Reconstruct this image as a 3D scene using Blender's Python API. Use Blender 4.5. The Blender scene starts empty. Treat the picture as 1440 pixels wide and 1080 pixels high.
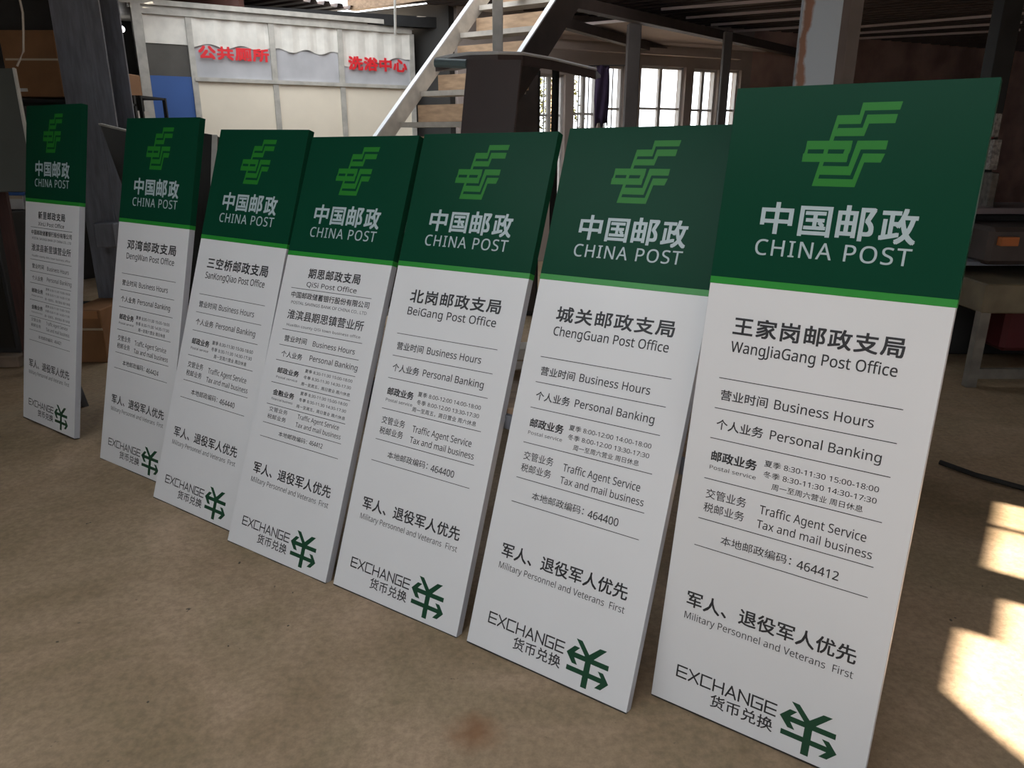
import bpy, bmesh, math, random
from mathutils import Vector, Matrix

# ------------------------------------------------------------------ camera, world, sun, exposure
scene = bpy.context.scene
COL = scene.collection
F_PX = 1062.87
PITCH, ROLL, CAMH = 0.316142, 0.0030396, 1.65334
cp, sp = math.cos(PITCH), math.sin(PITCH)
FWD = Vector((0, cp, -sp)); RT0 = Vector((1, 0, 0)); UP0 = Vector((0, sp, cp))
RT = RT0 * math.cos(ROLL) + UP0 * math.sin(ROLL)
UPV = -RT0 * math.sin(ROLL) + UP0 * math.cos(ROLL)
EYE = Vector((0, 0, CAMH))
cam_d = bpy.data.cameras.new('camera'); cam = bpy.data.objects.new('camera', cam_d); COL.objects.link(cam)
cam_d.sensor_fit = 'HORIZONTAL'; cam_d.sensor_width = 36.0
cam_d.lens = F_PX / 1440.0 * 36.0; cam_d.clip_end = 200
M = Matrix((RT, UPV, -FWD)).transposed().to_4x4(); M.translation = EYE
cam.matrix_world = M
scene.camera = cam
scene.view_settings.view_transform = 'Standard'; scene.view_settings.look = 'None'
scene.view_settings.gamma = 1.0; scene.view_settings.use_curve_mapping = False
scene.view_settings.exposure = 0.0

U1 = Vector((0.82, -0.572, 0)); U2 = Vector((0.572, 0.82, 0))    # the workshop's two axes
world = bpy.data.worlds.new('sky'); scene.world = world; world.use_nodes = True
bgn = world.node_tree.nodes['Background']
bgn.inputs[0].default_value = (0.90, 0.95, 1.0, 1); bgn.inputs[1].default_value = 3.9
sun_d = bpy.data.lights.new('sun', 'SUN'); sun = bpy.data.objects.new('sun', sun_d); COL.objects.link(sun)
SUN_EL = math.radians(35)
sdir = (-U1 * math.cos(SUN_EL) + Vector((0, 0, -math.sin(SUN_EL)))).normalized()
sun.rotation_euler = sdir.to_track_quat('-Z', 'Y').to_euler()
sun_d.energy = 48.0; sun_d.angle = math.radians(0.9); sun_d.color = (1.0, 0.88, 0.74)

# ------------------------------------------------------------------ helpers
def ray(x, y):
    return (FWD * F_PX + RT * (x - 720) + UPV * (540 - y)).normalized()
def at(x, y, Y):
    d = ray(x, y); return EYE + d * ((Y - EYE.y) / d.y)
def atz(x, y, z):
    d = ray(x, y); return EYE + d * ((z - EYE.z) / d.z)
def ab(a, b, z=0.0):
    v = U1 * a + U2 * b; return Vector((v.x, v.y, z))

def mat(name, col, rough=0.6, metal=0.0, spec=0.5, noise=0.0, scale=8.0, col2=None, bump=0.0, detail=6, trans=0.0, emit=None, lo=0.35, hi=0.65, stretch=None):
    m = bpy.data.materials.new(name); m.use_nodes = True
    nt = m.node_tree; b = nt.nodes['Principled BSDF']
    b.inputs['Base Color'].default_value = (*col, 1); b.inputs['Roughness'].default_value = rough
    b.inputs['Metallic'].default_value = metal; b.inputs['Specular IOR Level'].default_value = spec
    if trans: b.inputs['Transmission Weight'].default_value = trans
    if emit: b.inputs['Emission Color'].default_value = (*emit[0], 1); b.inputs['Emission Strength'].default_value = emit[1]
    if noise or col2 or bump:
        tc = nt.nodes.new('ShaderNodeTexCoord'); nz = nt.nodes.new('ShaderNodeTexNoise')
        nz.inputs['Scale'].default_value = scale; nz.inputs['Detail'].default_value = detail
        if stretch:
            mp = nt.nodes.new('ShaderNodeMapping'); mp.inputs['Scale'].default_value = stretch
            nt.links.new(tc.outputs['Object'], mp.inputs[0]); nt.links.new(mp.outputs[0], nz.inputs['Vector'])
        else: nt.links.new(tc.outputs['Object'], nz.inputs['Vector'])
        cr = nt.nodes.new('ShaderNodeValToRGB')
        c2 = col2 or tuple(min(1, c * (1 - noise)) for c in col)
        cr.color_ramp.elements[0].position = lo; cr.color_ramp.elements[1].position = hi
        cr.color_ramp.elements[0].color = (*col, 1); cr.color_ramp.elements[1].color = (*c2, 1)
        nt.links.new(nz.outputs['Fac'], cr.inputs[0]); nt.links.new(cr.outputs[0], b.inputs['Base Color'])
        if bump:
            bp = nt.nodes.new('ShaderNodeBump'); bp.inputs['Strength'].default_value = bump; bp.inputs['Distance'].default_value = 0.01
            nt.links.new(nz.outputs['Fac'], bp.inputs['Height']); nt.links.new(bp.outputs[0], b.inputs['Normal'])
    return m

def mesh_obj(name, bm, m, parent=None, smooth=False):
    me = bpy.data.meshes.new(name); bm.normal_update(); bm.to_mesh(me); bm.free()
    me.materials.append(m)
    if smooth:
        for p in me.polygons: p.use_smooth = True
    return link(name, me, parent)
def link(name, me, parent=None):
    o = bpy.data.objects.new(name, me); COL.objects.link(o)
    if parent: o.parent = parent
    return o
def empty(name, loc=(0, 0, 0), rz=0.0):
    o = bpy.data.objects.new(name, None); COL.objects.link(o); o.location = loc; o.rotation_euler = (0, 0, rz)
    o.empty_display_size = 0.1
    return o
def tag(o, label, cat, group=None):
    o['label'] = label; o['category'] = cat
    if group: o['group'] = group
    return o
def struct(o): o['kind'] = 'structure'; return o

def box(bm, o, x, y, z, lx, ly, lz, bev=0.0):
    """box from corner/centre o with axis vectors x,y,z and half extents"""
    vs = []
    for sx in (-1, 1):
        for sy in (-1, 1):
            for sz in (-1, 1):
                vs.append(bm.verts.new(o + x * (sx * lx) + y * (sy * ly) + z * (sz * lz)))
    f = [(0, 1, 3, 2), (4, 6, 7, 5), (0, 4, 5, 1), (2, 3, 7, 6), (0, 2, 6, 4), (1, 5, 7, 3)]
    fs = [bm.faces.new([vs[i] for i in q]) for q in f]
    bmesh.ops.recalc_face_normals(bm, faces=fs)
    if bev:
        es = {e for fc in fs for e in fc.edges}
        bmesh.ops.bevel(bm, geom=list(es), offset=bev, segments=1, affect='EDGES', profile=0.5)
X, Yv, Z = Vector((1, 0, 0)), Vector((0, 1, 0)), Vector((0, 0, 1))
def rbox(x0, x1, y0, y1, z0, z1, bev=0.0, bm=None):
    bm = bm or bmesh.new()
    box(bm, Vector(((x0 + x1) / 2, (y0 + y1) / 2, (z0 + z1) / 2)), X, Yv, Z, (x1 - x0) / 2, (y1 - y0) / 2, (z1 - z0) / 2, bev)
    return bm
def bar(bm, a, b, w, t, side=None):
    """rectangular bar between a and b, width w along 'side', thickness t"""
    a = Vector(a); b = Vector(b); d = (b - a); L = d.length; d.normalize()
    s = Vector(side) if side else (d.cross(Z) if abs(d.z) < 0.95 else U1.copy())
    s = (s - d * s.dot(d)).normalized(); n = d.cross(s)
    box(bm, (a + b) / 2, d, s, n, L / 2, w / 2, t / 2)
def quad_slab(bm, pts, thick):
    """slab from a 4-corner outline, given a real thickness away from the eye"""
    pts = [Vector(p) for p in pts]
    n = (pts[1] - pts[0]).cross(pts[2] - pts[0]).normalized()
    if n.dot(EYE - pts[0]) < 0: n = -n
    A = [bm.verts.new(p) for p in pts]; B = [bm.verts.new(p - n * thick) for p in pts]
    N = len(pts); fs = [bm.faces.new(A), bm.faces.new(B[::-1])]
    for i in range(N): fs.append(bm.faces.new((A[i], B[i], B[(i + 1) % N], A[(i + 1) % N])))
    bmesh.ops.recalc_face_normals(bm, faces=fs)
def tube(bm, pts, r, seg=8):
    pts = [Vector(p) for p in pts]; rings = []
    for i, p in enumerate(pts):
        d = (pts[min(i + 1, len(pts) - 1)] - pts[max(i - 1, 0)]).normalized()
        s = d.cross(Z if abs(d.z) < 0.9 else X).normalized(); n = d.cross(s)
        rings.append([bm.verts.new(p + (s * math.cos(t) + n * math.sin(t)) * r) for t in [2 * math.pi * k / seg for k in range(seg)]])
    for i in range(len(rings) - 1):
        for k in range(seg):
            bm.faces.new((rings[i][k], rings[i][(k + 1) % seg], rings[i + 1][(k + 1) % seg], rings[i + 1][k]))
    bm.faces.new(rings[0][::-1]); bm.faces.new(rings[-1])

# ------------------------------------------------------------------ materials
white_face = mat('white_acrylic', (0.69, 0.695, 0.70), rough=0.32, noise=0.03, scale=2.5)
shaded_white = mat('white_return', (0.42, 0.43, 0.46), rough=0.4, noise=0.06, scale=12)  # panel white darkened: the shade of the sides is put into the colour
dark_green = mat('dark_green_vinyl', (0.0045, 0.048, 0.025), rough=0.34, spec=.07, noise=0.06, scale=4)
mid_green = mat('bright_green_vinyl', (0.02, 0.24, 0.03), rough=0.35)
emblem_green = mat('emblem_green_vinyl', (0.018, 0.17, 0.02), rough=0.4, spec=.2)
silver_let = mat('silver_lettering', (0.38, 0.46, 0.48), rough=0.4)
ink = mat('charcoal_print', (0.022, 0.023, 0.026), rough=0.5)
ink2 = mat('dark_green_print', (0.006, 0.055, 0.025), rough=0.45)
gap_cabinet_black = mat('black_edge', (0.02, 0.02, 0.02), rough=0.6)  # black for the boards' shadow strip and the low cabinet
galv = mat('galvanised_steel', (0.19, 0.20, 0.23), rough=0.5, metal=0.3, noise=0.3, scale=9, bump=0.1, stretch=(4, 4, .6))
brown_steel = mat('brown_primer_steel', (0.06, 0.045, 0.04), rough=0.65, noise=0.3, scale=6)
dark_steel = mat('dark_steel', (0.022, 0.022, 0.022), rough=0.7, spec=.25, noise=0.3, scale=5)
beige = mat('cream_board', (0.86, 0.78, 0.64), rough=0.6, noise=0.06, scale=3)
frame_al = mat('aluminium_frame', (0.52, 0.50, 0.45), rough=0.45, noise=0.25, scale=10)
wood = mat('dusty_plywood', (0.36, 0.24, 0.15), rough=0.7, noise=0.35, scale=5, stretch=(1, 6, 6))
card = mat('cardboard', (0.25, 0.12, 0.05), rough=0.85, noise=0.25, scale=4)
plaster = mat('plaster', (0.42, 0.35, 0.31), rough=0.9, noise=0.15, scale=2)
redwall = mat('stained_red_plaster', (0.62, 0.42, 0.36), rough=0.9, noise=0.4, scale=2.0)
darkvoid = mat('sooty_wall', (0.045, 0.043, 0.04), rough=0.95, noise=0.3, scale=2)  # dark grey, mottled at random

# ------------------------------------------------------------------ floor
SIGN = [  # x, y, yaw, lean, dz, roll
 (-2.93860667, 4.25520954, -0.610842, 0.192761, 0.042579, 0.001993),
 (-2.23148452, 3.76449812, -0.591892, 0.244401, -0.009549, -0.001902),
 (-1.73803994, 3.30901911, -0.590542, 0.344444, -0.012913, -0.003915),
 (-1.23543674, 2.90828568, -0.597860, 0.384488, -0.020028, 0.013959),
 (-0.69713049, 2.56164988, -0.601446, 0.378250, -0.011315, 0.016432),
 (-0.15425672, 2.19597355, -0.623009, 0.368005, 0.001122, 0.017692),
 (0.43357069, 1.92739486, -0.621476, 0.185705, 0.010105, 0.009299)]
W, H, T, G = 0.6112, 1.8, 0.03, 1.2745
ctrl = []
for (x, y, yaw, lean, dz, ra) in SIGN:
    for s in (0, .5, 1):
        ctrl.append((x + math.cos(yaw) * s * W, y + math.sin(yaw) * s * W, dz + math.sin(ra) * s * W))
def floor_z(x, y):
    sw, sz = 0.35, 0.0
    for cx, cy, cz in ctrl:
        d2 = (x - cx) ** 2 + (y - cy) ** 2
        if d2 < 2.0:
            w = 0.02 / (d2 + 0.0012) ** 1.0; w *= max(0, 1 - d2 / 2.0)
            sw += w; sz += w * cz
    return sz / sw - 0.0015
def make_floor():
    def axis(lo, hi, a, b, fine, coarse):
        v = []; t = lo
        while t < hi - 1e-6:
            v.append(t); t += fine if a <= t < b else coarse
        v.append(hi); return v
    xs = axis(-12, 14, -3.4, 1.6, 0.05, 0.4); ys = axis(-6, 20, 1.2, 5.0, 0.05, 0.4)
    bm = bmesh.new(); g = [[bm.verts.new((x, y, floor_z(x, y))) for y in ys] for x in xs]
    for i in range(len(xs) - 1):
        for j in range(len(ys) - 1):
            bm.faces.new((g[i][j], g[i + 1][j], g[i + 1][j + 1], g[i][j + 1]))
    m = bpy.data.materials.new('worn_concrete'); m.use_nodes = True; nt = m.node_tree; P = nt.nodes['Principled BSDF']
    N = nt.nodes.new; L = nt.links.new
    tc = N('ShaderNodeTexCoord')
    def noise(sc, det=6, ro=.6, dist=0.0):
        n = N('ShaderNodeTexNoise'); n.inputs['Scale'].default_value = sc; n.inputs['Detail'].default_value = det
        n.inputs['Roughness'].default_value = ro; n.inputs['Distortion'].default_value = dist
        L(tc.outputs['Object'], n.inputs['Vector']); return n.outputs['Fac']
    def ramp(src, p0, c0, p1, c1):
        r = N('ShaderNodeValToRGB'); r.color_ramp.elements[0].position = p0; r.color_ramp.elements[1].position = p1
        r.color_ramp.elements[0].color = (*c0, 1); r.color_ramp.elements[1].color = (*c1, 1); L(src, r.inputs[0]); return r.outputs[0]
    def mix(fac, a, b, mode='MIX'):
        x = N('ShaderNodeMix'); x.data_type = 'RGBA'; x.blend_type = mode
        if isinstance(fac, float): x.inputs[0].default_value = fac
        else: L(fac, x.inputs[0])
        for s, v in ((6, a), (7, b)):
            if isinstance(v, tuple): x.inputs[s].default_value = (*v, 1)
            else: L(v, x.inputs[s])
        return x.outputs[2]
    base = ramp(noise(1.1, 8, .6, .6), 0.30, (0.25, 0.172, 0.104), 0.72, (0.39, 0.283, 0.192))
    big = ramp(noise(1.3, 6, .7, 1.0), 0.38, (0.76, 0.79, 0.73), 0.64, (1.03, 1.03, 1.03))
    c = mix(1.0, base, big, 'MULTIPLY')
    fine = ramp(noise(38, 4, .7), 0.35, (0.80, 0.80, 0.80), 0.65, (1.12, 1.12, 1.12))
    c = mix(1.0, c, fine, 'MULTIPLY')
    specks = ramp(noise(14, 3, .8), 0.25, (1, 1, 1), 0.30, (0, 0, 0))
    c = mix(specks, c, (0.06, 0.05, 0.04))
    # rust stain
    rp = atz(668, 1030, 0)
    vm = N('ShaderNodeVectorMath'); vm.operation = 'DISTANCE'; L(tc.outputs['Object'], vm.inputs[0]); vm.inputs[1].default_value = rp
    ad = N('ShaderNodeMath'); ad.operation = 'MULTIPLY_ADD'; L(noise(16, 5), ad.inputs[0]); ad.inputs[1].default_value = 0.10; L(vm.outputs['Value'], ad.inputs[2])
    st = ramp(ad.outputs[0], 0.060, (.75, .75, .75), 0.150, (0, 0, 0))
    c = mix(st, c, (0.19, 0.085, 0.035))
    L(c, P.inputs['Base Color'])
    r = ramp(noise(3, 4), 0.3, (.55, .55, .55), .7, (.8, .8, .8)); L(r, P.inputs['Roughness'])
    P.inputs['Specular IOR Level'].default_value = 0.3
    bp = N('ShaderNodeBump'); bp.inputs['Strength'].default_value = 0.35; bp.inputs['Distance'].default_value = 0.006
    L(noise(9, 8, .7), bp.inputs['Height']); L(bp.outputs[0], P.inputs['Normal'])
    o = mesh_obj('floor', bm, m, smooth=True); struct(o)
make_floor()

# ------------------------------------------------------------------ shell: ceilings, walls
def wall(name, a0, a1, m, z0=0.0, z1=3.2, th=0.12, holes=()):
    """wall along a horizontal line a0->a1 with rectangular holes (s0,s1,z0,z1)"""
    a0 = Vector(a0); a1 = Vector(a1); d = (a1 - a0); L = d.length; d.normalize(); n = d.cross(Z)
    bm = bmesh.new(); cuts = sorted({0.0, L, *[h[0] for h in holes], *[h[1] for h in holes]})
    for s0, s1 in zip(cuts[:-1], cuts[1:]):
        hs = sorted([(h[2], h[3]) for h in holes if h[0] <= s0 + 1e-5 and h[1] >= s1 - 1e-5])
        zz = z0; segs = []
        for h0, h1 in hs:
            if h0 > zz: segs.append((zz, h0))
            zz = h1
        if zz < z1: segs.append((zz, z1))
        for q0, q1 in segs:
            box(bm, a0 + d * ((s0 + s1) / 2) + Z * ((q0 + q1) / 2), d, n, Z, (s1 - s0) / 2, th / 2, (q1 - q0) / 2)
    return struct(mesh_obj(name, bm, m))
# right wall: windows let the sun in
WA = 3.0
BACK = -7.0
wh = [(2.05, 2.77, 0.9, 2.13), (2.77, 3.07, 0.9, 2.05), (3.30, 3.70, 0.9, 2.10), (3.74, 4.00, 0.9, 2.10), (-1.6, 0.4, .9, 2.1), (-5.0, -2.6, .9, 2.1)]
wall('wall_right', ab(WA, BACK), ab(WA, 26), plaster, z1=3.3, holes=[(h[0] - BACK, h[1] - BACK, h[2], h[3]) for h in wh])
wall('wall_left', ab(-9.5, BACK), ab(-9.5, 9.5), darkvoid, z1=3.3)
# unseen sheet added aslant over the near window so its edge cuts the sun patch
bm = bmesh.new()
pl = [(2.50, 2.125), (2.50, 2.2), (1.7, 2.2), (1.7, .85), (1.85, .85), (1.93, 1.65), (2.28, 1.955)]
A = [bm.verts.new(ab(WA - .09, b, z)) for b, z in pl]; B = [bm.verts.new(ab(WA - .075, b, z)) for b, z in pl]
bm.faces.new(A); bm.faces.new(B[::-1])
for i in range(len(pl)): bm.faces.new((A[i], B[i], B[(i + 1) % len(pl)], A[(i + 1) % len(pl)]))
bmesh.ops.recalc_face_normals(bm, faces=bm.faces); struct(mesh_obj('trim_1', bm, wood))

# corrugated dark deck ceiling, ribs run along the sign row
def deck(name, a0, a1, b0, b1, z, m, pitch=0.21):
    bm = bmesh.new(); prof = []; b = b0
    while b < b1:
        prof += [(b, z), (b + pitch * .45, z), (b + pitch * .55, z + .05), (b + pitch * .9, z + .05)]; b += pitch
    top = []
    A = [bm.verts.new(ab(a0, q, zz)) for q, zz in prof]; B = [bm.verts.new(ab(a1, q, zz)) for q, zz in prof]
    for i in range(len(prof) - 1): bm.faces.new((A[i], A[i + 1], B[i + 1], B[i]))
    if b1 > 20:      # trimmed along the window wall
        bmesh.ops.bisect_plane(bm, geom=bm.verts[:] + bm.edges[:] + bm.faces[:], plane_co=atz(895, 92, 2.6), plane_no=Vector((-.445, .895, 0)), clear_outer=True)
    return struct(mesh_obj(name, bm, m))
deck_mat = mat('corrugated_deck', (0.085, 0.062, 0.057), rough=0.55, noise=0.3, scale=3)
for k, q in enumerate(((-9.6, 3.1, BACK, -1.3), (-9.6, -3.6, -1.3, .9), (.9, 3.1, -1.3, .9), (-9.6, 3.1, .9, 4.1), (-9.6, -7.6, 4.1, 7.4), (-3.2, 3.1, 4.1, 7.4), (-9.6, 3.1, 7.4, 26))):  # roof gaps shaped to let sky light onto the signs and booth
    deck('ceiling', *q, 3.15, deck_mat)
# unseen walls added to stop the sun entering the two roof openings
wall('wall_upper', ab(.96, -1.5), ab(.96, 1.1), plaster, z0=3.14, z1=6.3)
wall('wall_parapet', ab(-3.14, 3.9), ab(-3.14, 7.6), plaster, z0=3.14, z1=6.3)
wall('wall_clerestory', ab(-7.7, 7.47), ab(-3.1, 7.47), wood, z0=3.16, z1=4.7)  # added wall hiding the bright sky past the booth roof opening
wall('wall_rear', ab(-9.5, BACK), ab(3.0, BACK), plaster, z1=3.3, holes=[(9.5, 10.6, 0, 2.1)])

# ------------------------------------------------------------------ sign boards
_tc = bpy.data.curves.new('lettering', 'FONT'); _to = bpy.data.objects.new('lettering', _tc); COL.objects.link(_to)
_tc.resolution_u = 3
_cache = {}
def sans(t):      # the sans serif latin letters and figures of the built-in fallback font
    r = ''
    for c in t:
        if 'A' <= c <= 'Z': r += chr(0x1D5A0 + ord(c) - 65)
        elif 'a' <= c <= 'z': r += chr(0x1D5BA + ord(c) - 97)
        elif '0' <= c <= '9': r += chr(0x1D7E2 + ord(c) - 48)
        else: r += c
    return r
def text_geo(s, off, space=1.0):
    s = sans(s); off = 0.0
    k = (s, off, space)
    if k in _cache: return _cache[k]
    _tc.body = s; _tc.offset = off; _tc.space_character = space
    bpy.context.view_layer.update()
    me = bpy.data.meshes.new_from_object(_to.evaluated_get(bpy.context.evaluated_depsgraph_get()))
    vs = [(v.co.x, v.co.y) for v in me.vertices]; fs = [tuple(p.vertices) for p in me.polygons]
    bpy.data.meshes.remove(me); _cache[k] = (vs, fs); return _cache[k]
class Print:
    """flat print collected in board coordinates (u across, t up); overlapping strokes lie in thin layers a hair proud of the face"""
    def __init__(s): s.v = []; s.f = []; s.k = 0
    def add(s, vs, fs, fn):
        n = len(s.v); s.k += 1; z = (s.k % 6) * 4e-5
        s.v += [(*fn(*p), z) for p in vs]; s.f += [tuple(i + n for i in q) for q in fs]
    def stamp(s, vs, fs, fn, off, sx):
        if off <= 0.003: s.add(vs, fs, fn); return
        d = off * sx
        for ox, oy in ((-d, -d), (d, -d), (-d, d), (d, d), (0, 0)):
            s.add(vs, fs, lambda x, y: (fn(x, y)[0] + ox, fn(x, y)[1] + oy))
    def fit(s, txt, u0, u1, t0, t1, off=0.0, space=1.0):          # whole ink box
        vs, fs = text_geo(txt, off, space); xs = [p[0] for p in vs]; ys = [p[1] for p in vs]
        ax, ay = min(xs), min(ys); sy = (t1 - t0) / (max(ys) - ay); d = off * sy if off > .003 else 0
        u0 += d; u1 -= d; t0 += d; t1 -= d
        sx = (u1 - u0) / (max(xs) - ax); sy = (t1 - t0) / (max(ys) - ay)
        s.stamp(vs, fs, lambda x, y: (u0 + (x - ax) * sx, t0 + (y - ay) * sy), off, sy)
    def latin(s, txt, u0, u1, base, cap, off=0.0, space=1.0):     # baseline and cap height
        vs, fs = text_geo(txt, off, space); xs = [p[0] for p in vs]
        ax = min(xs); sx = (u1 - u0) / (max(xs) - ax); sy = (cap - base) / 0.714
        s.stamp(vs, fs, lambda x, y: (u0 + (x - ax) * sx, base + y * sy), off, sy)
    def poly(s, pts): s.add(pts, [tuple(range(len(pts)))], lambda x, y: (x, y))
    def rect(s, u0, u1, t0, t1): s.poly([(u0, t0), (u1, t0), (u1, t1), (u0, t1)])
    def stroke(s, pts, w):
        for (x0, y0), (x1, y1) in zip(pts[:-1], pts[1:]):
            L = math.hypot(x1 - x0, y1 - y0); dx, dy = (x1 - x0) / L * w / 2, (y1 - y0) / L * w / 2
            x0 -= dx; y0 -= dy; x1 += dx; y1 += dy
            s.poly([(x0 + dy, y0 - dx), (x1 + dy, y1 - dx), (x1 - dy, y1 + dx), (x0 - dy, y0 + dx)])
    def build(s, name, m, zf):
        me = bpy.data.meshes.new(name); me.from_pydata([(x, y, zf + z) for x, y, z in s.v], [], s.f); me.update()
        bm = bmesh.new(); bm.from_mesh(me)
        for f in bm.faces:
            if f.normal.z < 0: f.normal_flip()
        bm.to_mesh(me); bm.free(); me.materials.append(m); return me
ZF = 0.0004; ZG = 0.0012
def flat(rects_or_fn, name, m, zf=ZF):
    p = Print(); rects_or_fn(p); return p.build(name, m, zf)

def emblem(p):
    def P(*pts): p.poly(pts)
    # upper flag stroke
    P((.3335, 1.754), (.4165, 1.754), (.413, 1.7345), (.3335, 1.7345)); P((.326, 1.754), (.3335, 1.754), (.3335, 1.7345), (.3285, 1.7025), (.3195, 1.7025), (.3225, 1.7245))
    P((.2700, 1.7245), (.3225, 1.7245), (.3195, 1.7025), (.2765, 1.7025)); P((.2700, 1.7245), (.2765, 1.7025), (.2700, 1.662), (.2600, 1.662))
    # second stroke
    P((.3405, 1.7245), (.4100, 1.7245), (.4075, 1.7030), (.3480, 1.7030)); P((.3405, 1.7245), (.3480, 1.7030), (.3410, 1.6730), (.3325, 1.6730), (.3345, 1.6930))
    P((.2760, 1.6930), (.3345, 1.6930), (.3325, 1.6730), (.2690, 1.6730))
    # ring of the middle character
    P((.2055, 1.662), (.3165, 1.662), (.3155, 1.6405), (.2045, 1.6405)); P((.2, 1.630), (.312, 1.630), (.3102, 1.609), (.1995, 1.609))
    P((.2045, 1.6405), (.2110, 1.6405), (.2105, 1.6300), (.2025, 1.6300)); P((.2510, 1.6405), (.2615, 1.6405), (.2605, 1.6300), (.2500, 1.6300)); P((.3010, 1.6405), (.3155, 1.6405), (.3130, 1.6300), (.2985, 1.6300))
    # lower flag stroke
    P((.3280, 1.662), (.3985, 1.662), (.3970, 1.6404), (.3390, 1.6404)); P((.3280, 1.662), (.3390, 1.6404), (.3245, 1.577), (.3130, 1.577), (.3165, 1.599))
    P((.2440, 1.599), (.3165, 1.599), (.3130, 1.577), (.2500, 1.577))
    # outer lower stroke
    P((.3460, 1.6308), (.3970, 1.6308), (.3900, 1.6090), (.3520, 1.6090)); P((.3460, 1.6308), (.3520, 1.6090), (.3390, 1.548), (.3275, 1.548), (.3315, 1.5672))
    P((.2440, 1.5672), (.3315, 1.5672), (.3275, 1.548), (.2365, 1.548)); P((.2450, 1.609), (.2555, 1.609), (.2440, 1.548), (.2345, 1.548))
def exch_symbol(p):
    p.poly([(.404, .1585), (.4255, .1575), (.457, .124), (.449, .110), (.4435, .115)])
    p.poly([(.457, .124), (.489, .1545), (.513, .1550), (.4740, .114), (.462, .108)])
    p.poly([(.449, .118), (.457, .124), (.468, .116), (.468, .020), (.4473, .020), (.4473, .095)])
    p.poly([(.3785, .108), (.403, .1343), (.4225, .1335), (.4070, .116), (.4070, .1010), (.4230, .0795), (.4035, .0800)])
    p.poly([(.405, .1150), (.528, .1150), (.528, .0990), (.405, .0990)])
    p.poly([(.3875, .0700), (.5130, .0700), (.5130, .0545), (.3875, .0545)])
    p.poly([(.4950, .0870), (.5140, .0865), (.5375, .0600), (.5150, .0350), (.4940, .0345), (.5125, .0560), (.5110, .0690)])
def exchange(p):
    u0, u1, t0, t1 = .0715, .366, .0965, .1305; n = 8; gap = .0095; w = (u1 - u0 + gap) / n - gap; th = .0050
    for i, ch in enumerate('EXCHANGE'):
        x0 = u0 + i * (w + gap); x1 = x0 + w; m = (t0 + t1) / 2
        S = lambda *q: p.stroke(list(q), th)
        if ch == 'E': S((x1, t1), (x0, t1), (x0, t0), (x1, t0)); S((x0, m), (x1, m))
        if ch == 'X': S((x0, t1), (x1, t0)); S((x1, t1), (x0, t0))
        if ch == 'C': S((x1, t1), (x0, t1), (x0, t0), (x1, t0))
        if ch == 'H': S((x0, t1), (x0, t0)); S((x1, t1), (x1, t0)); S((x0, m), (x1, m))
        if ch == 'A': S((x0, t0), ((x0 + x1) / 2, t1), (x1, t0)); S((x0 + w * .2, t0 + .010), (x1 - w * .2, t0 + .010))
        if ch == 'N': S((x0, t0), (x0, t1), (x1, t0), (x1, t1))
        if ch == 'G': S((x1, t1), (x0, t1), (x0, t0), (x1, t0), (x1, m), (x0 + w * .45, m))
    p.fit('货币兑换', .182, .365, .045, .0855, .010)
def header_text(p):
    for ch, a, b, t0, t1 in (('中', .115, .2005, 1.420, 1.504), ('国', .2165, .298, 1.419, 1.497), ('邮', .311, .402, 1.415, 1.503), ('政', .414, .4985, 1.413, 1.500)):
        p.fit(ch, a, b, t0, t1, .022)
    p.latin('CHINA POST', .1125, .496, 1.3625, 1.4040, .004, 1.12)
def title_text(p, zh, en, u0, u1, zt, et):
    p.fit(zh, u0, u1, zt[0], zt[1], .022, 1.12)
    p.latin(en, u0 + .002, u1 - .008, et[0], et[1], .008)
LX0, LX1 = .066, .541
def lines(p, ts):
    for t in ts: p.rect(LX0, LX1, t - .0011, t + .0011)
common = {}
def get(key, fn, name, m, zf=ZF):
    if key not in common: common[key] = flat(fn, name, m, zf)
    return common[key]
def sched_a(R, d):
    p = R(); p.fit('营业时间', .078, .211, .950, .980, .012); p.latin('Business Hours', .2295, .481, .9525, .9785, .006)
    p = R(); p.fit('个人业务', .078, .212, .865, .895, .012); p.latin('Personal Banking', .231, .513, .8680, .8935, .006)
    p = R(); p.fit('邮政业务', .077, .209, .771, .802, .026); p.latin('Postal service', .077, .211, .747, .7585, .0)
    a, b, c = d['post']; long = len(c) >= 15
    p.fit(a, .228, .5205, .790, .8085, .006); p.fit(b, .230, .520, .7595, .7780, .006)
    p.fit(c, .215 if long else .257, .515 if long else .492, .7297, .7480, .004)
    p = R(); p.fit('交管业务', .078, .196, .660, .689, .004); p.latin('Traffic Agent Service', .235, .512, .6555, .680, .004)
    p.fit('税邮业务', .077, .196, .619, .647, .004); p.latin('Tax and mail business', .2335, .5325, .6145, .6375, .004)
    p = R(); p.fit('本地邮政编码：', .141, .340, .5355, .5625, .004); p.latin(d['zip'], .356, .464, .5330, .5570, .008)
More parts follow.
